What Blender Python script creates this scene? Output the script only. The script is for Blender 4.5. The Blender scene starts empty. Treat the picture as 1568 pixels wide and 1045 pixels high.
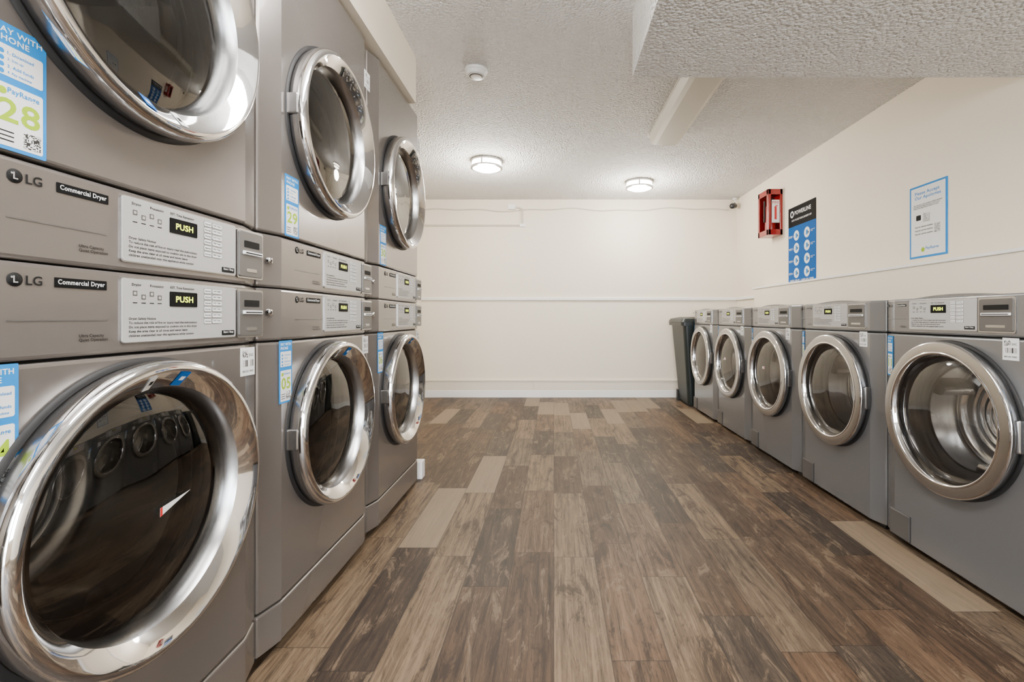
import bpy, bmesh, math, random
from mathutils import Vector, Matrix
random.seed(3)
S=bpy.context.scene
COL=S.collection
# ------------------------------------------------------------------ materials
def newmat(name):
    m=bpy.data.materials.new(name); m.use_nodes=True
    nt=m.node_tree; b=nt.nodes.get("Principled BSDF")
    return m,nt,b
def pm(name,col,rough=.5,metal=0.,bump=0.,bscale=200.,var=0.,emis=None,estr=0.,coat=0.,spec=.5):
    m,nt,b=newmat(name)
    b.inputs['Base Color'].default_value=(*col,1)
    b.inputs['Roughness'].default_value=rough
    b.inputs['Metallic'].default_value=metal
    b.inputs['Coat Weight'].default_value=coat
    b.inputs['Specular IOR Level'].default_value=spec
    if emis:
        b.inputs['Emission Color'].default_value=(*emis,1); b.inputs['Emission Strength'].default_value=estr
    tc=nt.nodes.new('ShaderNodeTexCoord')
    n=nt.nodes.new('ShaderNodeTexNoise'); n.inputs['Scale'].default_value=bscale; n.inputs['Detail'].default_value=3
    nt.links.new(tc.outputs['Object'],n.inputs['Vector'])
    if bump>0:
        bp=nt.nodes.new('ShaderNodeBump'); bp.inputs['Strength'].default_value=bump; bp.inputs['Distance'].default_value=.01
        nt.links.new(n.outputs['Fac'],bp.inputs['Height']); nt.links.new(bp.outputs['Normal'],b.inputs['Normal'])
    if var>0:
        n2=nt.nodes.new('ShaderNodeTexNoise'); n2.inputs['Scale'].default_value=1.7; n2.inputs['Detail'].default_value=2
        nt.links.new(tc.outputs['Object'],n2.inputs['Vector'])
        mx=nt.nodes.new('ShaderNodeMix'); mx.data_type='RGBA'
        mx.inputs['A'].default_value=(*[c*(1-var) for c in col],1); mx.inputs['B'].default_value=(*[min(1,c*(1+var)) for c in col],1)
        nt.links.new(n2.outputs['Fac'],mx.inputs['Factor']); nt.links.new(mx.outputs['Result'],b.inputs['Base Color'])
    return m
M={}
M['wall']=pm('wall_paint',(.87,.785,.65),.6,bump=.06,bscale=60,var=.015)
M['trim']=pm('trim_paint',(.93,.92,.90),.4)
M['cream']=pm('cream_trim',(.78,.71,.60),.45)
M['pipe']=pm('conduit_paint',(.60,.55,.47),.5)
M['paint']=pm('machine_paint_warm',(.175,.157,.145),.26,metal=.5,coat=.3)
M['paintc']=pm('machine_paint_cool',(.165,.169,.177),.26,metal=.5,coat=.3)
M['chrome']=pm('chrome',(.72,.72,.735),.05,metal=1)
M['satin']=pm('satin_silver',(.42,.42,.425),.26,metal=1)
M['dark']=pm('dark_plastic',(.015,.015,.017),.4)
M['rubber']=pm('black_rubber',(.005,.005,.006),.6)
M['white']=pm('white_plastic',(.85,.85,.84),.35)
M['label']=pm('label_white',(.80,.81,.81),.6,spec=.25)
M['inlay']=pm('inlay_silver',(.40,.398,.392),.35,metal=.1)
M['black']=pm('label_black',(.002,.002,.002),.7,spec=.15)
M['ink']=pm('ink_grey',(.006,.006,.006),.7,spec=.2)
M['blue']=pm('label_blue',(.001,.20,.56),.6,spec=.2)
M['blue2']=pm('poster_blue',(.001,.085,.32),.7,spec=.15)
M['lime']=pm('label_lime',(.30,.46,.001),.6,spec=.2)
M['red']=pm('red_enamel',(.27,.002,.002),.3,coat=.4)
M['redink']=pm('red_ink',(.5,.005,.005),.5)
M['lcd']=pm('lcd_digits',(.7,.8,.05),.5,emis=(.85,1.,.02),estr=2.6)
M['slot']=pm('slot_grey',(.105,.102,.10),.35,metal=.4)
M['bin']=pm('bin_charcoal',(.008,.014,.014),.45)
M['lens']=pm('lens_off',(.60,.575,.50),.35)
M['lampglow']=pm('lamp_glass_lit',(.95,.92,.85),.4,emis=(1,.90,.74),estr=26)
M['fillglow']=pm('fill_light_glow',(.95,.95,.92),.4,emis=(1,.975,.94),estr=38)  # glow of the added fill lights only
M['frame']=pm('window_frame',(.75,.75,.74),.4)
M['ground']=pm('outside_ground',(.8,.79,.77),.8)
def ceil_mat():
    m,nt,b=newmat('ceiling_texture')
    b.inputs['Roughness'].default_value=.8
    tc=nt.nodes.new('ShaderNodeTexCoord')
    n=nt.nodes.new('ShaderNodeTexNoise'); n.inputs['Scale'].default_value=62; n.inputs['Detail'].default_value=4; n.inputs['Roughness'].default_value=.6
    v=nt.nodes.new('ShaderNodeTexVoronoi'); v.inputs['Scale'].default_value=75
    nt.links.new(tc.outputs['Object'],n.inputs['Vector']); nt.links.new(tc.outputs['Object'],v.inputs['Vector'])
    a=nt.nodes.new('ShaderNodeMath'); a.operation='SUBTRACT'
    nt.links.new(n.outputs['Fac'],a.inputs[0]); nt.links.new(v.outputs['Distance'],a.inputs[1])
    bp=nt.nodes.new('ShaderNodeBump'); bp.inputs['Strength'].default_value=.9; bp.inputs['Distance'].default_value=.03
    nt.links.new(a.outputs[0],bp.inputs['Height']); nt.links.new(bp.outputs['Normal'],b.inputs['Normal'])
    b.inputs['Base Color'].default_value=(.95,.935,.905,1)
    return m
M['ceil']=ceil_mat()
def floor_mat():
    m,nt,b=newmat('floor_planks')
    N=nt.nodes; L=nt.links
    def math_(op,a,bb=None):
        x=N.new('ShaderNodeMath'); x.operation=op
        for i,v in enumerate((a,bb)):
            if v is None: continue
            if isinstance(v,(int,float)): x.inputs[i].default_value=v
            else: L.new(v,x.inputs[i])
        return x.outputs[0]
    tc=N.new('ShaderNodeTexCoord'); sp=N.new('ShaderNodeSeparateXYZ'); L.new(tc.outputs['Object'],sp.inputs[0])
    px=math_('DIVIDE',sp.outputs['X'],.155); col=math_('FLOOR',px); fx=math_('FRACT',px)
    w1=N.new('ShaderNodeTexWhiteNoise'); w1.noise_dimensions='1D'; L.new(col,w1.inputs['W'])
    py=math_('ADD',math_('DIVIDE',sp.outputs['Y'],.66),math_('MULTIPLY',w1.outputs['Value'],7.3))
    row=math_('FLOOR',py); fy=math_('FRACT',py)
    cv=N.new('ShaderNodeCombineXYZ'); L.new(col,cv.inputs[0]); L.new(row,cv.inputs[1])
    w2=N.new('ShaderNodeTexWhiteNoise'); w2.noise_dimensions='3D'; L.new(cv.outputs[0],w2.inputs['Vector'])
    idv=w2.outputs['Value']
    r=N.new('ShaderNodeValToRGB'); cr=r.color_ramp; cr.interpolation='CONSTANT'
    stops=[(0,(.048,.028,.016)),(.14,(.086,.051,.029)),(.28,(.032,.021,.014)),(.41,(.092,.064,.041)),(.54,(.060,.037,.022)),(.67,(.125,.084,.051)),(.79,(.042,.030,.021)),(.90,(.195,.145,.097))]
    cr.elements[0].position=0; cr.elements[0].color=(*stops[0][1],1)
    cr.elements[1].position=stops[1][0]; cr.elements[1].color=(*stops[1][1],1)
    for p,c in stops[2:]:
        e=cr.elements.new(p); e.color=(*c,1)
    L.new(idv,r.inputs[0])
    def vec(sx,sy,k):
        c=N.new('ShaderNodeCombineXYZ')
        L.new(math_('MULTIPLY',sp.outputs['X'],sx),c.inputs[0]); L.new(math_('ADD',math_('MULTIPLY',sp.outputs['Y'],sy),math_('MULTIPLY',idv,31.)),c.inputs[1]); L.new(math_('MULTIPLY',idv,k),c.inputs[2])
        return c.outputs[0]
    g=N.new('ShaderNodeTexNoise'); g.inputs['Scale'].default_value=1; g.inputs['Detail'].default_value=8; g.inputs['Roughness'].default_value=.78; g.inputs['Distortion'].default_value=.4
    L.new(vec(80,2.8,50),g.inputs['Vector'])
    p=N.new('ShaderNodeTexNoise'); p.inputs['Scale'].default_value=1; p.inputs['Detail'].default_value=8; p.inputs['Roughness'].default_value=.8; p.inputs['Distortion'].default_value=.9
    L.new(vec(17,3.8,90),p.inputs['Vector'])
    gr=N.new('ShaderNodeMapRange'); gr.inputs['From Min'].default_value=.34; gr.inputs['From Max'].default_value=.66; gr.inputs['To Min'].default_value=.25; gr.inputs['To Max'].default_value=1.75; L.new(g.outputs['Fac'],gr.inputs['Value'])
    iscream=math_('GREATER_THAN',idv,.90)
    mul=N.new('ShaderNodeMix'); mul.data_type='FLOAT'; L.new(iscream,mul.inputs['Factor']); L.new(gr.outputs[0],mul.inputs['A'])
    L.new(math_('ADD',math_('MULTIPLY',gr.outputs[0],.2),.8),mul.inputs['B'])
    sc=N.new('ShaderNodeVectorMath'); sc.operation='SCALE'; L.new(r.outputs['Color'],sc.inputs[0]); L.new(mul.outputs[0],sc.inputs['Scale'])
    nc=math_('SUBTRACT',1,math_('MULTIPLY',iscream,.85))
    pr=N.new('ShaderNodeMapRange'); pr.inputs['From Min'].default_value=.54; pr.inputs['From Max'].default_value=.61; L.new(p.outputs['Fac'],pr.inputs['Value'])
    wear=N.new('ShaderNodeMix'); wear.data_type='RGBA'; L.new(math_('MULTIPLY',pr.outputs[0],.6),wear.inputs['Factor']); L.new(sc.outputs[0],wear.inputs['A']); wear.inputs['B'].default_value=(.185,.130,.083,1)
    dr=N.new('ShaderNodeMapRange'); dr.inputs['From Min'].default_value=.47; dr.inputs['From Max'].default_value=.40; L.new(p.outputs['Fac'],dr.inputs['Value'])
    dk=N.new('ShaderNodeMix'); dk.data_type='RGBA'; L.new(math_('MULTIPLY',math_('MULTIPLY',dr.outputs[0],.75),nc),dk.inputs['Factor']); L.new(wear.outputs['Result'],dk.inputs['A']); dk.inputs['B'].default_value=(.014,.008,.005,1)
    ex=math_('LESS_THAN',math_('MINIMUM',fx,math_('SUBTRACT',1,fx)),.011)
    ey=math_('LESS_THAN',math_('MINIMUM',fy,math_('SUBTRACT',1,fy)),.0026)
    e=math_('MULTIPLY',math_('MAXIMUM',ex,ey),.6)
    sm=N.new('ShaderNodeMix'); sm.data_type='RGBA'; L.new(e,sm.inputs['Factor']); L.new(dk.outputs['Result'],sm.inputs['A']); sm.inputs['B'].default_value=(.012,.008,.006,1)
    L.new(sm.outputs['Result'],b.inputs['Base Color'])
    b.inputs['Roughness'].default_value=.5; b.inputs['Specular IOR Level'].default_value=.3
    bp=N.new('ShaderNodeBump'); bp.inputs['Strength'].default_value=.12; bp.inputs['Distance'].default_value=.004
    L.new(g.outputs['Fac'],bp.inputs['Height']); L.new(bp.outputs['Normal'],b.inputs['Normal'])
    return m
M['floor']=floor_mat()
def code_mat(name,cell,oned):
    m,nt,b=newmat(name); N=nt.nodes; L=nt.links
    tc=N.new('ShaderNodeTexCoord'); mp=N.new('ShaderNodeVectorMath'); mp.operation='MULTIPLY'
    mp.inputs[1].default_value=(1/cell,0,0 if oned else 1/cell)
    fl=N.new('ShaderNodeVectorMath'); fl.operation='FLOOR'; w=N.new('ShaderNodeTexWhiteNoise')
    gt=N.new('ShaderNodeMath'); gt.operation='GREATER_THAN'; gt.inputs[1].default_value=.5
    mx=N.new('ShaderNodeMix'); mx.data_type='RGBA'; mx.inputs['A'].default_value=(.01,.01,.01,1); mx.inputs['B'].default_value=(.80,.80,.80,1)
    L.new(tc.outputs['Object'],mp.inputs[0]); L.new(mp.outputs[0],fl.inputs[0]); L.new(fl.outputs[0],w.inputs['Vector'])
    L.new(w.outputs['Value'],gt.inputs[0]); L.new(gt.outputs[0],mx.inputs['Factor']); L.new(mx.outputs['Result'],b.inputs['Base Color'])
    return m
M['qr']=code_mat('qr_pattern',.0015,False); M['bar']=code_mat('barcode_pattern',.0012,True)
def glass_mat(name,tint,ior=1.5):
    m=bpy.data.materials.new(name); m.use_nodes=True; nt=m.node_tree; nt.nodes.clear()
    o=nt.nodes.new('ShaderNodeOutputMaterial'); t=nt.nodes.new('ShaderNodeBsdfTransparent'); g=nt.nodes.new('ShaderNodeBsdfGlossy')
    f=nt.nodes.new('ShaderNodeFresnel'); f.inputs['IOR'].default_value=ior; x=nt.nodes.new('ShaderNodeMixShader')
    t.inputs['Color'].default_value=(*tint,1); g.inputs['Roughness'].default_value=.02; g.inputs['Color'].default_value=(.95,.95,.95,1)
    nt.links.new(f.outputs[0],x.inputs[0]); nt.links.new(t.outputs[0],x.inputs[1]); nt.links.new(g.outputs[0],x.inputs[2]); nt.links.new(x.outputs[0],o.inputs[0])
    return m
M['glassd']=glass_mat('dryer_door_glass',(.66,.66,.66),1.75)
M['glassw']=glass_mat('washer_door_glass',(.97,.98,.98),1.6)
def drum_mat(name,base,rough,metal):
    m,nt,b=newmat(name); N=nt.nodes; L=nt.links
    b.inputs['Metallic'].default_value=metal; b.inputs['Roughness'].default_value=rough
    tc=N.new('ShaderNodeTexCoord'); mp=N.new('ShaderNodeMapping'); mp.inputs['Scale'].default_value=(4,160,4)
    n=N.new('ShaderNodeTexNoise'); n.inputs['Scale'].default_value=1; n.inputs['Detail'].default_value=3
    L.new(tc.outputs['Object'],mp.inputs[0]); L.new(mp.outputs[0],n.inputs['Vector'])
    mx=N.new('ShaderNodeMix'); mx.data_type='RGBA'; mx.inputs['A'].default_value=(*[c*.7 for c in base],1); mx.inputs['B'].default_value=(*base,1)
    L.new(n.outputs['Fac'],mx.inputs['Factor']); L.new(mx.outputs['Result'],b.inputs['Base Color'])
    return m
M['drumd']=drum_mat('dryer_drum_steel',(.40,.39,.38),.24,.9); M['drumw']=drum_mat('washer_drum_steel',(.92,.92,.93),.16,.88)

# ------------------------------------------------------------------ mesh builder
class MB:
    def __init__(s): s.v=[];s.f=[];s.m=[];s.s=[];s.mats=[]
    def mi(s,k):
        if k not in s.mats: s.mats.append(k)
        return s.mats.index(k)
    def add(s,vs,fs,k,smooth=False):
        o=len(s.v); s.v+= [tuple(x) for x in vs]; i=s.mi(k)
        for f in fs: s.f.append([o+j for j in f]); s.m.append(i); s.s.append(smooth)
    def box(s,x0,x1,y0,y1,z0,z1,k):
        vs=[(x0,y0,z0),(x1,y0,z0),(x1,y1,z0),(x0,y1,z0),(x0,y0,z1),(x1,y0,z1),(x1,y1,z1),(x0,y1,z1)]
        s.add(vs,[(0,3,2,1),(4,5,6,7),(0,1,5,4),(1,2,6,5),(2,3,7,6),(3,0,4,7)],k)
    def rr(s,x0,x1,z0,z1,yf,yb,r,k,seg=5,ch=0.):
        pts=[]
        for cx,cz,a0 in((x1-r,z1-r,0),(x0+r,z1-r,90),(x0+r,z0+r,180),(x1-r,z0+r,270)):
            for i in range(seg+1):
                a=math.radians(a0+90*i/seg); pts.append((cx+r*math.cos(a),cz+r*math.sin(a)))
        n=len(pts); mx=(x0+x1)/2; mz=(z0+z1)/2
        def ring(y,ins): 
            return [(mx+(p[0]-mx)*(1-ins/max(1e-6,(x1-x0)/2)),y,mz+(p[1]-mz)*(1-ins/max(1e-6,(z1-z0)/2))) for p in pts]
        vs=ring(yb,0)+ring(yf+ch,0)+ring(yf,ch)
        fs=[]
        for k2 in (0,1):
            for i in range(n):
                j=(i+1)%n; fs.append((k2*n+i,k2*n+j,(k2+1)*n+j,(k2+1)*n+i))
        fs.append(tuple(range(2*n,3*n))); fs.append(tuple(reversed(range(n))))
        s.add(vs,[tuple(reversed(f)) for f in fs],k)
    def lathe(s,cx,cz,prof,k,seg=96,smooth=True):
        vs=[];n=len(prof)
        for i in range(seg):
            a=2*math.pi*i/seg
            for r,y in prof: vs.append((cx+r*math.cos(a),y,cz+r*math.sin(a)))
        fs=[]
        for i in range(seg):
            j=(i+1)%seg
            for q in range(n-1): fs.append((j*n+q,j*n+q+1,i*n+q+1,i*n+q))
        s.add(vs,fs,k,smooth)
    def prism(s,poly,z0,z1,k):
        n=len(poly); vs=[(x,y,z0) for x,y in poly]+[(x,y,z1) for x,y in poly]
        fs=[(i,(i+1)%n,n+(i+1)%n,n+i) for i in range(n)]+[tuple(range(n,2*n)),tuple(reversed(range(n)))]
        s.add(vs,fs,k)
    def text(s,txt,x0,z0,w=None,h=None,y=-.001,k='ink',line=1.0,ext=.0002):
        me=textmesh(txt,line); xs=[v[0] for v in me[0]]; zs=[v[1] for v in me[0]]
        ax,bx,az,bz=min(xs),max(xs),min(zs),max(zs)
        sx=(w/(bx-ax)) if w else None; sz=(h/(bz-az)) if h else None
        if sx is None: sx=sz
        if sz is None: sz=sx
        vs=[(x0+(v[0]-ax)*sx,y,z0+(v[1]-az)*sz) for v in me[0]]
        s.add(vs,me[1],k)
    def mesh(s,name):
        me=bpy.data.meshes.new(name); me.from_pydata(s.v,[],s.f)
        for k in s.mats: me.materials.append(M[k])
        me.polygons.foreach_set('material_index',s.m); me.polygons.foreach_set('use_smooth',s.s); me.update()
        return me
_tc={}
def textmesh(txt,line=1.0):
    key=(txt,line)
    if key in _tc: return _tc[key]
    c=bpy.data.curves.new('t','FONT'); c.body=txt; c.size=1; c.space_line=line; c.resolution_u=3; c.offset=.018; c.space_character=1.06
    o=bpy.data.objects.new('t',c); COL.objects.link(o)
    dg=bpy.context.evaluated_depsgraph_get(); me=bpy.data.meshes.new_from_object(o.evaluated_get(dg))
    r=([tuple(v.co) for v in me.vertices],[tuple(p.vertices) for p in me.polygons])
    bpy.data.objects.remove(o); bpy.data.curves.remove(c); bpy.data.meshes.remove(me)
    _tc[key]=r; return r
def obj(name,me,parent=None,loc=(0,0,0),rot=(0,0,0)):
    o=bpy.data.objects.new(name,me); COL.objects.link(o); o.location=loc; o.rotation_euler=rot
    if parent: o.parent=parent
    return o
def bevel_mesh(me,w,seg=2,cut=None,angle=30):
    o=bpy.data.objects.new('tmp',me); COL.objects.link(o)
    c=None
    if cut:
        cb=MB(); cx,cz,r,d=cut
        cb.lathe(cx,cz,[(0,-.1),(r,-.1),(r,d),(0,d)],'dark',seg=64,smooth=False)
        cm=cb.mesh('cut'); bm=bmesh.new(); bm.from_mesh(cm); bmesh.ops.remove_doubles(bm,verts=bm.verts,dist=1e-5); bmesh.ops.recalc_face_normals(bm,faces=bm.faces); bm.to_mesh(cm); bm.free()
        c=bpy.data.objects.new('cut',cm); COL.objects.link(c)
        md=o.modifiers.new('b','BOOLEAN'); md.object=c; md.operation='DIFFERENCE'; md.solver='EXACT'
    md=o.modifiers.new('v','BEVEL'); md.width=w; md.segments=seg; md.limit_method='ANGLE'; md.angle_limit=math.radians(angle); md.harden_normals=False
    dg=bpy.context.evaluated_depsgraph_get(); r=bpy.data.meshes.new_from_object(o.evaluated_get(dg))
    bpy.data.objects.remove(o)
    if c: bpy.data.objects.remove(c)
    r.name=me.name
    return r
# ------------------------------------------------------------------ machines
CH,CD=.072,.022
def hull(w,d,z0,z1,ch=CH,cd=CD,off=0.):
    return [(0,cd+off),(ch,off),(w-ch,off),(w,cd+off),(w,d),(0,d)]
def body_mesh(w,d,segs,paint,hole):
    out=[]
    for z0,z1,hh in segs:
        b=MB(); b.prism(hull(w,d,z0,z1),z0,z1,paint)
        out.append(bevel_mesh(b.mesh('seg'),.007,3,cut=(hole[0],hole[1],hole[2],.46) if hh else None))
    bm=bmesh.new()
    for m in out: bm.from_mesh(m)
    me=bpy.data.meshes.new('body'); bm.to_mesh(me); bm.free(); me.materials.append(M[paint]); me.materials.append(M['dark'])
    for p in me.polygons: p.use_smooth=False
    return me
def door_meshes(cx,cz,r,glass,drum,handle=True,top_tag=True,washer=False):
    k=r/.26
    b=MB()
    b.lathe(cx,cz,[(.268*k,.002),(.268*k,-.004),(.258*k,-.005)],'rubber')  # gasket edge; its black also stands in for shade around the door
    b.lathe(cx,cz,[(.256*k,-.004),(.262*k,-.022),(.263*k,-.032)],'satin')
    if washer:
        b.lathe(cx,cz,[(.263*k,-.032),(.2625*k,-.038),(.260*k,-.041),(.257*k,-.0425)],'chrome')
        b.lathe(cx,cz,[(.257*k,-.0425),(.240*k,-.0440),(.228*k,-.0435)],'satin')
        b.lathe(cx,cz,[(.228*k,-.0435),(.225*k,-.0455),(.221*k,-.0455),(.217*k,-.040),(.212*k,-.024),(.209*k,-.004)],'chrome')
        gr=.210*k
    else:
        b.lathe(cx,cz,[(.263*k,-.032),(.262*k,-.043),(.258*k,-.050),(.252*k,-.054),(.246*k,-.0545)],'chrome')
        b.lathe(cx,cz,[(.246*k,-.0545),(.242*k,-.0525),(.224*k,-.038),(.214*k,-.029)],'chrome')
        b.lathe(cx,cz,[(.214*k,-.029),(.210*k,-.022),(.206*k,-.008),(.203*k,.004)],'satin')
        gr=.205*k
    ring=b.mesh('door_ring')
    g=MB()
    if washer: g.lathe(cx,cz,[(gr,-.008),(gr*.96,-.014),(gr*.85,-.023),(gr*.6,-.033),(gr*.3,-.038),(0.0005,-.040)],glass)
    else: g.lathe(cx,cz,[(gr,-.004),(gr*.9,-.010),(gr*.7,-.017),(gr*.4,-.022),(0.0005,-.024)],glass)
    gl=g.mesh('door_glass')
    d=MB(); R=.210*k
    DP=.22 if washer else .30
    d.lathe(cx,cz,[(.209*k,.0),(.196*k,.020),(.184*k,.052),(.180*k,.07)],'drumw' if washer else 'chrome')
    d.lathe(cx,cz,[(.180*k,.07),(.176*k,.076),(.184*k,.084),(R,.088)],'slot' if washer else 'rubber')
    d.lathe(cx,cz,[(R,.088),(R,DP-.03),(R*.94,DP),(R*.75,DP+.006)],drum)
    back=[(R*.75,DP+.006)]
    for q in range(5):
        a=R*(.75-.13*q); back+=[(a-.006,DP-.003),(a-.014,DP-.003),(a-.020,DP+.006)]
    back+=[(.0005,DP+.002)]
    d.lathe(cx,cz,back,drum)
    for a in (35,155,275):
        a=math.radians(a); ca,sa=math.cos(a),math.sin(a)
        pr=[(-.034,R*1.0),(-.020,R*.80),(-.010,R*.74),(.010,R*.74),(.020,R*.80),(.034,R*1.0)]
        vs=[];m_=len(pr)
        for yy in(.10,DP-.01):
            for t,q in pr: vs.append((cx+q*ca-t*sa,yy,cz+q*sa+t*ca))
        d.add(vs,[(i,i+1,m_+i+1,m_+i) for i in range(m_-1)],drum,True); d.add(vs,[tuple(reversed(range(m_))),tuple(range(m_,2*m_))],drum)
    dr=d.mesh('drum')
    h=MB()
    hx=cx-.262*k
    h.rr(hx-.004,hx+.010,cz-.030,cz+.030,-.034,-.003,.005,'satin',ch=.003)
    hx=cx+.262*k; h.rr(hx-.008,hx+.005,cz-.050,cz+.050,-.022,-.002,.005,'satin',ch=.003)
    hm=h.mesh('door_handle')
    return [('door_ring',ring),('door_glass',gl),('drum',dr),('door_handle',hm)]
def panel_mesh(z0,z1,kind,inl,lcd,slot,logo,lab,w):
    b=MB(); H=z1-z0; zb=z0+.018; zt=z1-.010
    zc=z1-.026
    s=logo[2]; r=.0090*s; cx=logo[0]+r; cz=zc
    b.lathe(cx,cz,[(r,-.0006),(r,-.001),(.0002,-.001)],'ink',seg=32)
    b.text('L',cx-r*.25,cz-r*.45,h=r*1.0,y=-.0014,k='inlay'); b.lathe(cx-r*.42,cz+r*.35,[(r*.15,-.0014),(0.0001,-.0014)],'inlay',seg=10)
    b.text('LG',cx+r*1.4,cz-r*.70,h=r*1.4,y=-.001,k='ink')
    if kind=='dryer':
        b.rr(lab[0],lab[1],zc-.0075,zc+.0075,-.0012,0,.001,'black')
        b.text('Commercial Dryer',lab[0]+.004,zc-.0045,w=lab[1]-lab[0]-.008,h=.0095,y=-.0016,k='label')
    else:
        b.rr(lab[0],lab[1],zc-.004,zc+.005,-.0012,0,.001,'ink')
        b.text('Commercial Washer',lab[0]+.002,zc-.0025,w=lab[1]-lab[0]-.004,h=.0055,y=-.0016,k='label')
    b.box(logo[0],inl[0]-.025,-.0008,0,z0+.056,z0+.0575,'slot')
    b.text('Ultra Capacity\nQuiet Operation',inl[0]-.072 if kind=='dryer' else inl[0]-.05,z0+.022,w=.048 if kind=='dryer' else .03,y=-.001,k='ink')
    b.rr(inl[0]-.002,inl[1]+.002,zb-.002,zt+.002,-.0022,0,.006,'satin')
    b.rr(inl[0],inl[1],zb,zt,-.0034,0,.005,'inlay')
    Y=-.0038; iw=inl[1]-inl[0]; ih=zt-zb
    for i in range(4):
        x=inl[0]+.020+i*.0175
        b.rr(x,x+.009,zt-.030-(i%2)*.006,zt-.021-(i%2)*.006,Y,0,.001,'slot'); b.rr(x+.002,x+.007,zt-.028-(i%2)*.006,zt-.023-(i%2)*.006,Y-.0003,0,.001,'inlay')
        b.box(x,x+.009,Y,0,zt-.043,zt-.0415,'ink')
    b.text('Drying         Processing',inl[0]+.018,zt-.014,w=.068,y=Y,k='ink')
    b.text('EST. Time Remaining',lcd[0]+.002,zt-.014,w=.060,y=Y,k='ink')
    txt='Dryer Safety Notice\nTo reduce the risk of fire or injury read the instructions\nDo not place items exposed to cooking oils in this dryer\nKeep the area clear at all times and never leave\nchildren unattended near this appliance while running'
    b.text(txt,inl[0]+.012,zb+.008,w=lcd[1]-inl[0]-.012,h=.036,y=Y,k='ink',line=1.25)
    lz0=zt-.047; lz1=zt-.018
    b.rr(lcd[0],lcd[1],lz0,lz1,-.0046,0,.002,'black'); b.text('PUSH',lcd[0]+.014,lz0+.0085,w=(lcd[1]-lcd[0])-.026,h=.0120,y=-.0050,k='lcd')
    bx0=lcd[1]+.020; bx1=min(inl[1]-.02,bx0+.052)
    for i in range(6):
        z=zt-.012-i*.0128
        b.rr(bx0-.0008,bx0+.0208,z-.0055,z+.0055,-.0040,0,.002,'slot'); b.rr(bx0,bx0+.020,z-.0048,z+.0048,-.0046,0,.002,'label'); b.text('Normal',bx0+.002,z-.0017,w=.016,y=-.0049,k='ink')
        b.rr(bx0+.0232,bx1+.0008,z-.0053,z+.0053,-.0040,0,.002,'slot'); b.rr(bx0+.024,bx1,z-.0045,z+.0045,-.0046,0,.002,'label'); b.text('High Temp',bx0+.026,z-.0017,w=bx1-bx0-.03,y=-.0049,k='ink')
    b.rr(inl[1]-.046,inl[1]-.006,zb+.004,zb+.015,-.0044,0,.001,'ink'); b.text('Start / Stop',inl[1]-.042,zb+.0075,w=.032,y=-.0048,k='label')
    b.rr(slot[0],slot[1],zb-.004,zt,-.004,0,.006,'satin'); 
    b.rr(slot[0]+.005,slot[1]-.005,zb,zt-.005,-.0065,0,.005,'slot',ch=.001)
    zm=(zb+zt)/2+.008
    b.rr(slot[0]+.016,slot[1]-.012,zm-.012,zm-.003,-.012,0,.002,'label',ch=.001)
    b.box(slot[0]+.020,slot[1]-.016,-.0123,-.010,zm-.009,zm-.0065,'black')
    b.rr(slot[0]+.022,slot[1]-.02,zm+.006,zm+.022,-.0075,0,.002,'ink')
    b.rr(slot[0]+.03,slot[1]-.03,zb+.012,zb+.02,-.0075,0,.002,'satin')
    return b.mesh('control_panel')
def sticker_mesh(x0,z0,num,w=.062,h=.172):
    b=MB(); y=-.0012
    b.rr(x0,x0+w,z0,z0+h,y,.0,.002,'blue'); Y=y-.0003
    b.text('PAY WITH\nPHONE',x0+.006,z0+h-.025,w=w-.012,h=.019,y=Y,k='label')
    b.rr(x0+.005,x0+w-.005,z0+.100,z0+h-.030,Y,0,.003,'label')
    for i in range(4):
        b.text(['1. Download','2. Sign up','3. Add funds','4. Pay machine'][i],x0+.020,z0+h-.042-i*.009,h=.0045,y=Y-.0003,k='blue')
        b.lathe(x0+.013,z0+h-.040-i*.009,[(.0032,Y-.0003),(.0001,Y-.0003)],'blue',seg=12)
    b.rr(x0+.005,x0+w-.005,z0+.005,z0+.090,Y,0,.003,'label')
    b.text(num,x0+.009,z0+.038,w=w-.018,h=.032,y=Y-.0003,k='lime')
    b.text('PayRange',x0+.02,z0+.076,w=w-.03,y=Y-.0003,k='blue')
    b.lathe(x0+.014,z0+.079,[(.005,Y-.0003),(.0001,Y-.0003)],'lime',seg=16)
    b.box(x0+w-.030,x0+w-.008,Y-.0003,0,z0+.009,z0+.031,'qr')
    for i in range(3): b.box(x0+.008,x0+.028,Y-.0003,0,z0+.012+i*.006,z0+.0135+i*.006,'ink')
    return b.mesh('payment_sticker')
def barcode_mesh(x0,z0,w=.052,h=.068):
    b=MB(); b.box(x0,x0+w,-.0012,0,z0,z0+h,'label')
    b.box(x0+.006,x0+w-.006,-.0015,0,z0+.022,z0+.038,'bar'); b.box(x0+.006,x0+w*.5,-.0015,0,z0+.044,z0+.06,'qr')
    b.text('SVC',x0+w*.58,z0+.046,w=.016,y=-.0015,k='ink'); b.text('800 241 9000',x0+.006,z0+.008,w=w-.012,y=-.0015,k='ink')
    return b.mesh('service_label')
DW,DD=.712,.755; WW,WD=.682,.59
inl=(.31,.60); lcd=(.41,.480); slot=(.605,.703)
CX=DW/2
def arrow(cx,cz):
    b=MB(); b.add([(cx-.03,-.030,cz-.012),(cx+.045,-.028,cz+.012),(cx-.03,-.030,cz+.004)],[(0,1,2)],'label')
    b.add([(cx-.03,-.0305,cz-.012),(cx-.025,-.0305,cz-.0105),(cx-.025,-.0305,cz+.005),(cx-.03,-.0305,cz+.004)],[(0,1,2,3)],'redink'); return b.mesh('glass_label')
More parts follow.
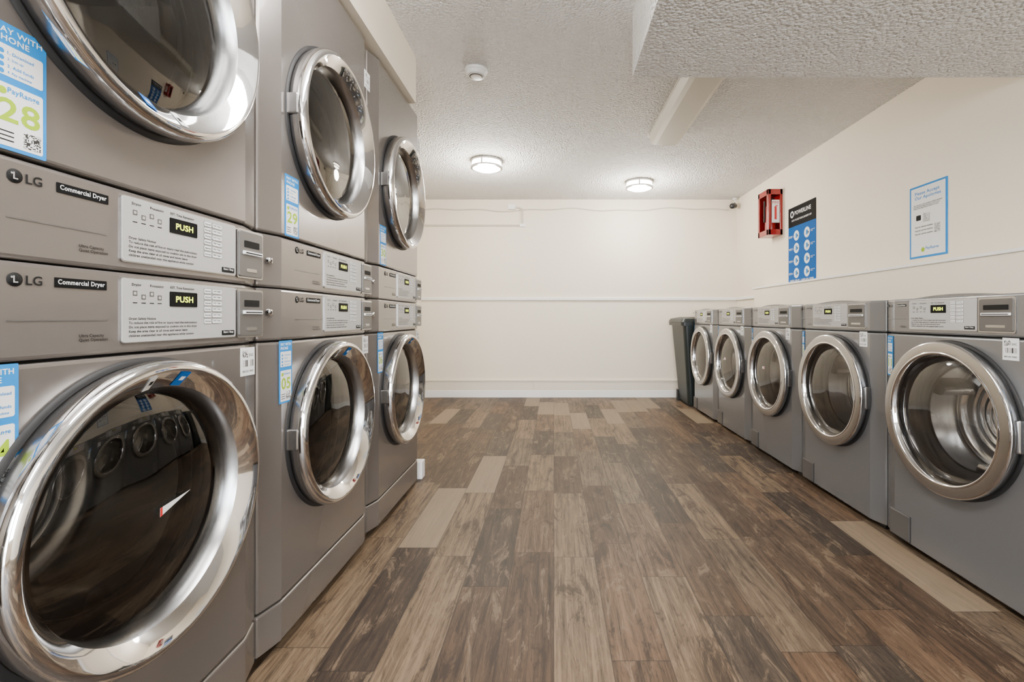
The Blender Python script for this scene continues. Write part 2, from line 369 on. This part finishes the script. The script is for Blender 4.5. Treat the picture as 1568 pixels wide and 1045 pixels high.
def ringtag(cx,cz,r,ang):
    b=MB(); 
    for (da,k,hw) in ((0,'blue2',.05),(.30,'label',.035)):
        a=ang+da
        def P(rr_,y,t): 
            aa=a+t
            return (cx+rr_*math.cos(aa),y,cz+rr_*math.sin(aa))
        b.add([P(.2155,-.0320,-hw),P(.2155,-.0320,hw),P(.2405,-.0530,hw),P(.2405,-.0530,-hw)],[(0,1,2,3)],k)
        b.add([P(.225,-.0408,-hw*.6),P(.225,-.0408,hw*.3),P(.232,-.0468,hw*.3),P(.232,-.0468,-hw*.6)],[(0,1,2,3)],'label' if k=='blue2' else 'ink')
    return b.mesh('ring_label')
lower=[('body',body_mesh(DW,DD,[(.03,.140,False),(.144,.850,True),(.854,.994,False)],'paint',(CX,.575,.215)))]
g=MB(); g.box(.02,DW-.02,.05,DD-.02,.0,.03,'rubber'); g.box(.012,DW-.012,.03,.08,.138,.146,'rubber'); g.box(.012,DW-.012,.03,.08,.848,.856,'rubber')
lower.append(('base_gap',g.mesh('base_gap')))
lower+=door_meshes(CX,.575,.26,'glassd','drumd')
lower.append(('control_panel',panel_mesh(.854,.994,'dryer',inl,lcd,slot,(.140,0,1.08),(.202,.284),DW)))
lower.append(('service_label',barcode_mesh(.622,.775)))
lower.append(('ring_label',ringtag(CX,.575,.26,math.radians(82))))
UH=1.024; UC=1.513-.996
upper=[('body',body_mesh(DW,DD,[(.0,.141,False),(.145,UH,True)],'paint',(CX,UC,.215)))]
g=MB(); g.box(.012,DW-.012,.03,.08,.139,.147,'rubber'); upper.append(('seam',g.mesh('seam')))
upper+=door_meshes(CX,UC,.26,'glassd','drumd')
upper.append(('control_panel',panel_mesh(.0,.141,'dryer',inl,lcd,slot,(.140,0,1.08),(.205,.287),DW)))
upper.append(('service_label',barcode_mesh(.640,.83)))
upper.append(('ring_label',ringtag(CX,UC,.26,math.radians(-100))))
def lock(z):
    b=MB(); b.lathe(.03,z,[(.009,.012),(.009,.004),(.007,.002),(.0001,.002)],'chrome',seg=24); b.lathe(.03,z,[(.003,.0018),(.0001,.0018)],'black',seg=12); return b.mesh('lock')
lower.append(('lock',lock(.93))); upper.append(('lock',lock(.07)))
washer=[('body',body_mesh(WW,WD,[(.025,.850,True),(.854,.990,False)],'paintc',(WW/2,.560,.220)))]
g=MB()
for fx in (.05,WW-.05):
    for fy in (.06,WD-.06): g.box(fx-.02,fx+.02,fy-.02,fy+.02,0,.026,'rubber')
g.box(.012,WW-.012,.03,.08,.848,.856,'rubber')
pts=[]
for i in range(17):
    t=i/16; pts.append((.12+t*.40,.990+.011*math.sin(math.pi*t)))
n=len(pts); vs=[(x,.03,z) for x,z in pts]+[(x,.20,z) for x,z in pts]
g.add(vs,[(i,i+1,n+i+1,n+i) for i in range(n-1)]+[tuple(reversed(range(n))),tuple(range(n,2*n))],'paintc')
g.rr(.046,.160,.030,.135,-.003,0,.004,'dark',ch=.001); g.rr(.049,.157,.033,.132,-.0045,0,.004,'slot',ch=.001)
washer.append(('feet_and_flap',g.mesh('feet_and_flap')))
washer+=door_meshes(WW/2,.560,.268,'glassw','drumw',washer=True)
washer.append(('control_panel',panel_mesh(.854,.990,'washer',(.155,.452),(.262,.330),(.458,.585),(.03,0,.75),(.085,.135),WW)))
washer.append(('service_label',barcode_mesh(.540,.785)))
washer.append(('glass_label',(lambda b:(b.rr(WW/2-.03,WW/2+.0,.585,.600,-.041,-.039,.001,'label'),b.box(WW/2-.01,WW/2+.0,-.0415,-.040,.586,.599,'redink'),b.mesh('glass_label'))[-1])(MB())))
def instance(name,parts,loc,rz):
    e=bpy.data.objects.new(name,None); COL.objects.link(e); e.empty_display_size=.1; e.location=loc; e.rotation_euler=(0,0,rz)
    for n_,me in parts: obj(n_,me,e)
    return e
XL=-.744; XR=1.396
nums=[('03','27'),('04','28'),('05','29'),('06','30')]
arr=arrow(CX+.03,.565)
for i in range(4):
    y=-.219+.72*i+.004
    sxl={1:.092}.get(i,.060); sxu={1:.120}.get(i,.088)
    ex=[('glass_label',arr)] if i==1 else []
    e=instance('tumble_dryer',lower+ex+[('payment_sticker',sticker_mesh(sxl,.680,nums[i][0]))],(XL,y,0),math.pi/2)
    e=instance('tumble_dryer',upper+[('payment_sticker',sticker_mesh(sxu,.148,nums[i][1],w=.070))],(XL,y,.996),math.pi/2)
for i in range(6):
    ynear=1.33-.69+.69*i
    parts=[p for p in washer if not (p[0]=='glass_label' and i in (1,2,5))]
    e=instance('washing_machine',parts+[('payment_sticker',sticker_mesh(0,0,'%02d'%(12-i),w=.056,h=.165))],(XR,ynear+.686,0),-math.pi/2)
    c=[o for o in e.children if o.name.startswith('payment')][0]; c.location=(.006,.0185,.675); c.rotation_euler=(0,0,-math.atan2(CD,CH))
# ------------------------------------------------------------------ room
X0,X1,Y0,Y1,ZC=-1.52,2.10,-2.6,5.45,2.275
def boxobj(name,x0,x1,y0,y1,z0,z1,k,bev=0):
    b=MB(); b.box(x0,x1,y0,y1,z0,z1,k); me=b.mesh(name)
    if bev: me=bevel_mesh(me,bev)
    return obj(name,me)
boxobj('floor',X0-.1,X1+.1,Y0-.1,Y1+.1,-.1,0,'floor')
boxobj('ceiling',X0-.1,X1+.1,Y0-.1,Y1+.1,ZC,ZC+.1,'ceil')
boxobj('wall_back',X0-.1,X1+.1,Y1,Y1+.1,0,ZC,'wall')
boxobj('wall_left',X0-.1,X0,Y0,Y1,0,ZC,'wall')
boxobj('wall_right',X1,X1+.1,Y0,Y1,0,ZC,'wall')
for (a,c,d,f) in ((X0,X1,2.15,ZC),(X0,-.70,0,2.15),(1.9,X1,0,2.15),(.40,1.9,0,.7),(.25,.40,0,2.15)):
    boxobj('wall_rear',a,c,Y0-.1,Y0,d,f,'wall')
b=MB()
for x in(.40,1.12,1.86): b.box(x,x+.04,Y0-.08,Y0-.02,.7,2.15,'frame')
for z in(.7,2.11): b.box(.40,1.9,Y0-.08,Y0-.02,z,z+.04,'frame')
obj('window_1',b.mesh('window_1'))
b=MB()
for x in(-.698,.208): b.box(x,x+.04,Y0-.08,Y0-.0,0.001,2.148,'frame')
b.box(-.66,.21,Y0-.08,Y0,2.108,2.148,'frame')
obj('trim_6',b.mesh('trim_6'))
boxobj('soffit_right',.35,X1,Y0,2.11,1.985,ZC,'ceil')
boxobj('soffit_left',X0,-.72,Y0,2.48,2.036,ZC,'wall')
boxobj('wall_ledge',2.0,X1,Y0,4.74,0,1.200,'wall')
boxobj('trim_1',1.988,X1,Y0,4.752,1.200,1.216,'trim',.003)
boxobj('trim_2',X0,X1,Y1-.022,Y1,1.115,1.150,'trim',.006)
boxobj('trim_3',X1-.02,X1,4.74,Y1-.022,1.115,1.150,'trim',.006)
boxobj('baseboard_back',X0,X1,Y1-.016,Y1,0,.083,'trim',.004)
b=MB(); b.box(X0,-.235,Y1-.012,Y1,.083,.195,'cream'); b.box(-.230,X1,Y1-.012,Y1,.083,.195,'cream'); b.box(X0,X1,Y1-.020,Y1,.190,.202,'cream')
obj('trim_4',b.mesh('trim_4'))
boxobj('baseboard_left',X0,X0+.014,2.72,Y1-.016,0,.083,'trim',.003)
boxobj('baseboard_right',X1-.014,X1,4.74,Y1-.016,0,.083,'trim',.003)
boxobj('trim_5',-.95,-.745,2.685,2.745,0,.10,'trim',.004)
def tube(name,pts,r,k,parent=None):
    c=bpy.data.curves.new(name,'CURVE'); c.dimensions='3D'; c.bevel_depth=r; c.bevel_resolution=3
    s=c.splines.new('POLY'); s.points.add(len(pts)-1)
    for i,p in enumerate(pts): s.points[i].co=(*p,1)
    c.materials.append(M[k]); o=bpy.data.objects.new(name,c); COL.objects.link(o)
    if parent: o.parent=parent
    return o
e=bpy.data.objects.new('electrical_conduit',None); COL.objects.link(e)
tube('pipe',[(X0,Y1-.012,1.975),(-.37,Y1-.012,1.975),(-.36,Y1-.012,1.985),(-.36,Y1-.012,2.16),(-.40,Y1-.012,2.18),(-.46,Y1-.012,2.18)],.010,'pipe',e)
b=MB(); b.box(-.52,-.44,Y1-.045,Y1,2.155,2.21,'trim'); b.box(-.39,-.33,Y1-.026,Y1,1.958,1.992,'trim'); obj('junction_box',b.mesh('junction_box'),e)
pts=[]
for i in range(60):
    t=i/59; x=X0+t*(X1-.1-X0); pts.append((x,Y1-.008,2.150+.012*math.sin(t*17)+.008*math.sin(t*41)+.012*t))
tube('cable',pts,.007,'pipe',e)
# ------------------------------------------------------------------ ceiling lamps
def rot_lathe(b,prof,k,seg=64,sm=True):
    n=len(prof); vs=[]
    for i in range(seg):
        a=2*math.pi*i/seg
        for r,z in prof: vs.append((r*math.cos(a),r*math.sin(a),z))
    fs=[]
    for i in range(seg):
        j=(i+1)%seg
        for q in range(n-1): fs.append((i*n+q,i*n+q+1,j*n+q+1,j*n+q))
    b.add(vs,fs,k,sm)
for (x,y) in((-.58,4.10),(.852,4.73)):
    e=bpy.data.objects.new('ceiling_lamp',None); COL.objects.link(e); e.location=(x,y,ZC)
    b=MB(); rot_lathe(b,[(.0,0),(.135,0),(.135,-.018),(.128,-.020)],'satin',sm=False); rot_lathe(b,[(.128,-.058),(.136,-.058),(.136,-.070),(.120,-.074),(.118,-.070)],'satin',sm=False)
    for a in (0,120,240):
        ca,sa=math.cos(math.radians(a+20)),math.sin(math.radians(a+20)); b.box(.13*ca-.006,.13*ca+.006,.13*sa-.006,.13*sa+.006,-.06,-.015,'satin')
    obj('bands',b.mesh('bands'),e)
    b=MB(); rot_lathe(b,[(.126,-.018),(.126,-.060),(.118,-.071),(.09,-.080),(.05,-.085),(.0005,-.087)],'lampglow'); obj('glass_drum',b.mesh('glass_drum'),e)
    l=bpy.data.lights.new('bulb','POINT'); l.energy=50; l.color=(1,.95,.88); l.shadow_soft_size=.12
    o=bpy.data.objects.new('bulb',l); COL.objects.link(o); o.parent=e; o.location=(0,0,-.24)
def wrap(name,x0,x1,y0,y1,k,drop=0.):
    e=bpy.data.objects.new(name,None); COL.objects.link(e); e.location=((x0+x1)/2,0,ZC-drop); w=(x1-x0)/2
    prof=[(-w,0),(-w,-.025),(-w*.82,-.070),(-w*.6,-.082),(w*.6,-.082),(w*.82,-.070),(w,-.025),(w,0)]
    n=len(prof); vs=[(x,y0,z) for x,z in prof]+[(x,y1,z) for x,z in prof]
    b=MB(); b.add(vs,[(i,n+i,n+i+1,i+1) for i in range(n-1)]+([(n-1,2*n-1,n,0)] if drop else []),k); b.add(vs,[tuple(range(n)),tuple(reversed(range(n,2*n)))],'lens')
    obj('lens',b.mesh('lens'),e)
    b=MB(); b.box(-w-.004,w+.004,y0-.006,y0+.012,-.02,0,'trim'); b.box(-w-.004,w+.004,y1-.012,y1+.006,-.02,0,'trim')
    if drop:
        for yy in (y0+.15,y1-.15): b.box(-.006,.006,yy-.006,yy+.006,0,drop,'satin')
    obj('end_caps',b.mesh('end_caps'),e)
wrap('fluorescent_ceiling_light',.705,.94,2.29,3.51,'lens')
wrap('added_fill_light',-.30,-.06,.25,1.47,'fillglow',.16)  # added fill light, out of view, hung low to brighten the ceiling
wrap('added_fill_light',-.30,-.06,-1.9,-.68,'fillglow',.16)  # second added fill light, unseen behind the camera
e=MB(); rot_lathe(e,[(.0,0),(.062,0),(.064,-.010),(.055,-.014),(.052,-.030),(.044,-.038),(.02,-.041),(.0005,-.041)],'white'); rot_lathe(e,[(.0535,-.016),(.0525,-.022)],'slot'); rot_lathe(e,[(.0462,-.037),(.030,-.0405)],'slot')
obj('smoke_detector',e.mesh('smoke_detector'),None,(-.425,2.60,ZC))
e=bpy.data.objects.new('security_camera',None); COL.objects.link(e); e.location=(2.03,5.36,2.18)
b=MB(); rot_lathe(b,[(.0,.05),(.03,.05),(.03,.038),(.008,.036),(.008,0)],'white',seg=24); obj('mount',b.mesh('mount'),e,(.03,.04,.045))
b=MB(); b.lathe(0,0,[(.0,-.07),(.026,-.07),(.030,-.06),(.030,.04),(.02,.05),(0,.05)],'dark',seg=32); obj('housing',b.mesh('housing'),e,rot=(math.radians(12),0,math.radians(-35)))
tube('lead',[(.03,.04,.045),(.0,.0,.02)],.006,'dark',e)
# extinguisher cabinet
e=bpy.data.objects.new('fire_extinguisher_cabinet',None); COL.objects.link(e); e.location=(X1,4.36,1.68)
b=MB(); w=.13; hgt=.42; d=.21
b.box(-w,0,0,d,0,.012,'red'); b.box(-w,0,0,d,hgt-.012,hgt,'red'); b.box(-.006,0,0,d,0,hgt,'red'); b.box(-w,0,d-.006,d,0,hgt,'red')
for (xa,xb,za,zb) in((-w,-w+.022,0,hgt),(-.022,0,0,hgt),(-w,0,0,.05),(-w,0,hgt-.05,hgt)): b.box(xa,xb,-.004,.006,za,zb,'red')
for (ya,yb,za,zb) in((0,.03,0,hgt),(d-.03,d,0,hgt),(0,d,0,.05),(0,d,hgt-.05,hgt)): b.box(-w-.004,-w+.004,ya,yb,za,zb,'red')
obj('case',bevel_mesh(b.mesh('case'),.002),e)
b=MB(); rot_lathe(b,[(0,.015),(.045,.015),(.048,.03),(.048,.25),(.04,.28),(.015,.30),(.012,.33),(.0,.33)],'red',seg=32); b.box(-.012,.03,-.01,.01,.325,.345,'dark'); b.box(-.035,.04,-.006,.006,.350,.358,'dark'); b.box(-.06,-.05,-.006,.006,.13,.33,'dark')
obj('extinguisher',b.mesh('extinguisher'),e,(-.066,.10,0))
b=MB(); b.box(-w+.03,-.03,-.0045,-.003,.11,.32,'label'); b.text('FIRE',-w+.036,.285,w=w-.072,y=-.005,k='redink'); b.box(-w+.055,-.055,-.005,-.0045,.14,.26,'redink'); b.box(-w+.062,-.045,-.005,-.0045,.262,.270,'redink')
obj('sign',b.mesh('sign'),e)
e=MB(); W,H=.44,.665
e.box(0,W,-.004,0,0,H,'blue2'); e.box(0,W,-.0045,0,H-.17,H,'black'); e.text('POWERLINE',.11,H-.075,w=.26,h=.036,y=-.005,k='label'); e.lathe(.065,H-.06,[(.03,-.005),(.016,-.005)],'label',seg=32); e.text('HOW TO USE YOUR LAUNDRY APP',.06,H-.125,w=.32,h=.016,y=-.005,k='label')
for r in range(4):
    for c in range(2):
        x=.14+c*.17; z=.41-r*.108
        e.lathe(x,z,[(.044,-.005),(.0001,-.005)],'label',seg=32); e.rr(x-.012,x+.012,z-.02,z+.02,-.0055,-.004,.003,'blue')
        e.rr(x+.014,x+.026,z-.012,z+.006,-.0055,-.004,.003,'ink')
    e.text('STEP %d'%(r+1),.012,.40-r*.108,w=.07,y=-.005,k='label'); e.text('scan the code\nand pay',.365,.405-r*.108,w=.062,y=-.005,k='label')
e.text('NEED HELP?  1-800-241-9000',.03,.016,w=.38,h=.014,y=-.005,k='label')
obj('laundry_instruction_poster',e.mesh('laundry_instruction_poster'),None,(X1,4.24,1.217),(0,0,-math.pi/2))
e=MB(); W,H=.265,.415
e.box(0,W,-.004,0,0,H,'blue'); e.box(.011,W-.011,-.0045,0,.011,H-.011,'label')
e.text('Please Accept\nOur Apologies',.04,H-.085,w=W-.08,h=.05,y=-.005,k='blue')
e.text('This laundry room accepts mobile payment\nDownload the app from your store and\nfollow the steps shown below to start',.03,H-.135,w=W-.06,h=.028,y=-.005,k='ink')
e.box(.10,.15,-.005,0,.20,.25,'qr'); 
for i in range(3): e.text('Text for service anytime',.04,.17-.02*i,w=.13,y=-.005,k='ink')
e.box(.18,.22,-.005,0,.13,.18,'qr'); e.rr(.05,.085,.215,.245,-.005,0,.004,'ink'); e.lathe(.10,.045,[(.013,-.005),(.0001,-.005)],'lime',seg=24); e.text('PayRange',.12,.038,w=.09,y=-.005,k='blue')
obj('notice_sign',e.mesh('notice_sign'),None,(X1,2.795,1.258),(0,0,-math.pi/2))
e=bpy.data.objects.new('trash_bin',None); COL.objects.link(e); e.location=(1.56,5.10,0)
def taper(b,w0,d0,w1,d1,z0,z1,k,r=.04):
    def ring(w,d,z):
        o=[]
        for cx,cy,a0 in((w-r,d-r,0),(-w+r,d-r,90),(-w+r,-d+r,180),(w-r,-d+r,270)):
            for i in range(5):
                a=math.radians(a0+22.5*i); o.append((cx+r*math.cos(a),cy+r*math.sin(a),z))
        return o
    A=ring(w0,d0,z0);B=ring(w1,d1,z1);n=len(A)
    b.add(A+B,[(i,(i+1)%n,n+(i+1)%n,n+i) for i in range(n)]+[tuple(range(n,2*n)),tuple(reversed(range(n)))],k)
b=MB(); taper(b,.17,.20,.235,.255,.02,.84,'bin'); taper(b,.262,.28,.262,.28,.835,.87,'bin'); taper(b,.268,.285,.25,.27,.872,.905,'bin'); taper(b,.25,.27,.16,.2,.905,.925,'bin')
for sgn in(-1,1): b.box(.10*sgn-.03,.10*sgn+.03,-.205,-.19,.1,.7,'bin')
b.box(-.19,-.13,.15,.21,0,.12,'rubber'); b.box(.13,.19,.15,.21,0,.12,'rubber'); b.box(-.15,.15,-.18,.1,0,.03,'bin')
obj('cart',b.mesh('cart'),e)
# ------------------------------------------------------------------ world & camera
w=bpy.data.worlds.new('World'); S.world=w; w.use_nodes=True; bg=w.node_tree.nodes['Background']; bg.inputs[0].default_value=(.90,.95,1,1); bg.inputs[1].default_value=28
boxobj('ground_outside',-8,8,-12,Y0-.1,-.15,-.05,'ground')
cam=bpy.data.cameras.new('Camera'); co=bpy.data.objects.new('Camera',cam); COL.objects.link(co)
cam.sensor_width=36; cam.sensor_fit='HORIZONTAL'; cam.lens=727/1568*36; cam.shift_x=-64/1568; cam.shift_y=-35.5/1568; cam.clip_start=.02
co.location=(0,0,.915); co.rotation_euler=(math.pi/2,0,0); S.camera=co
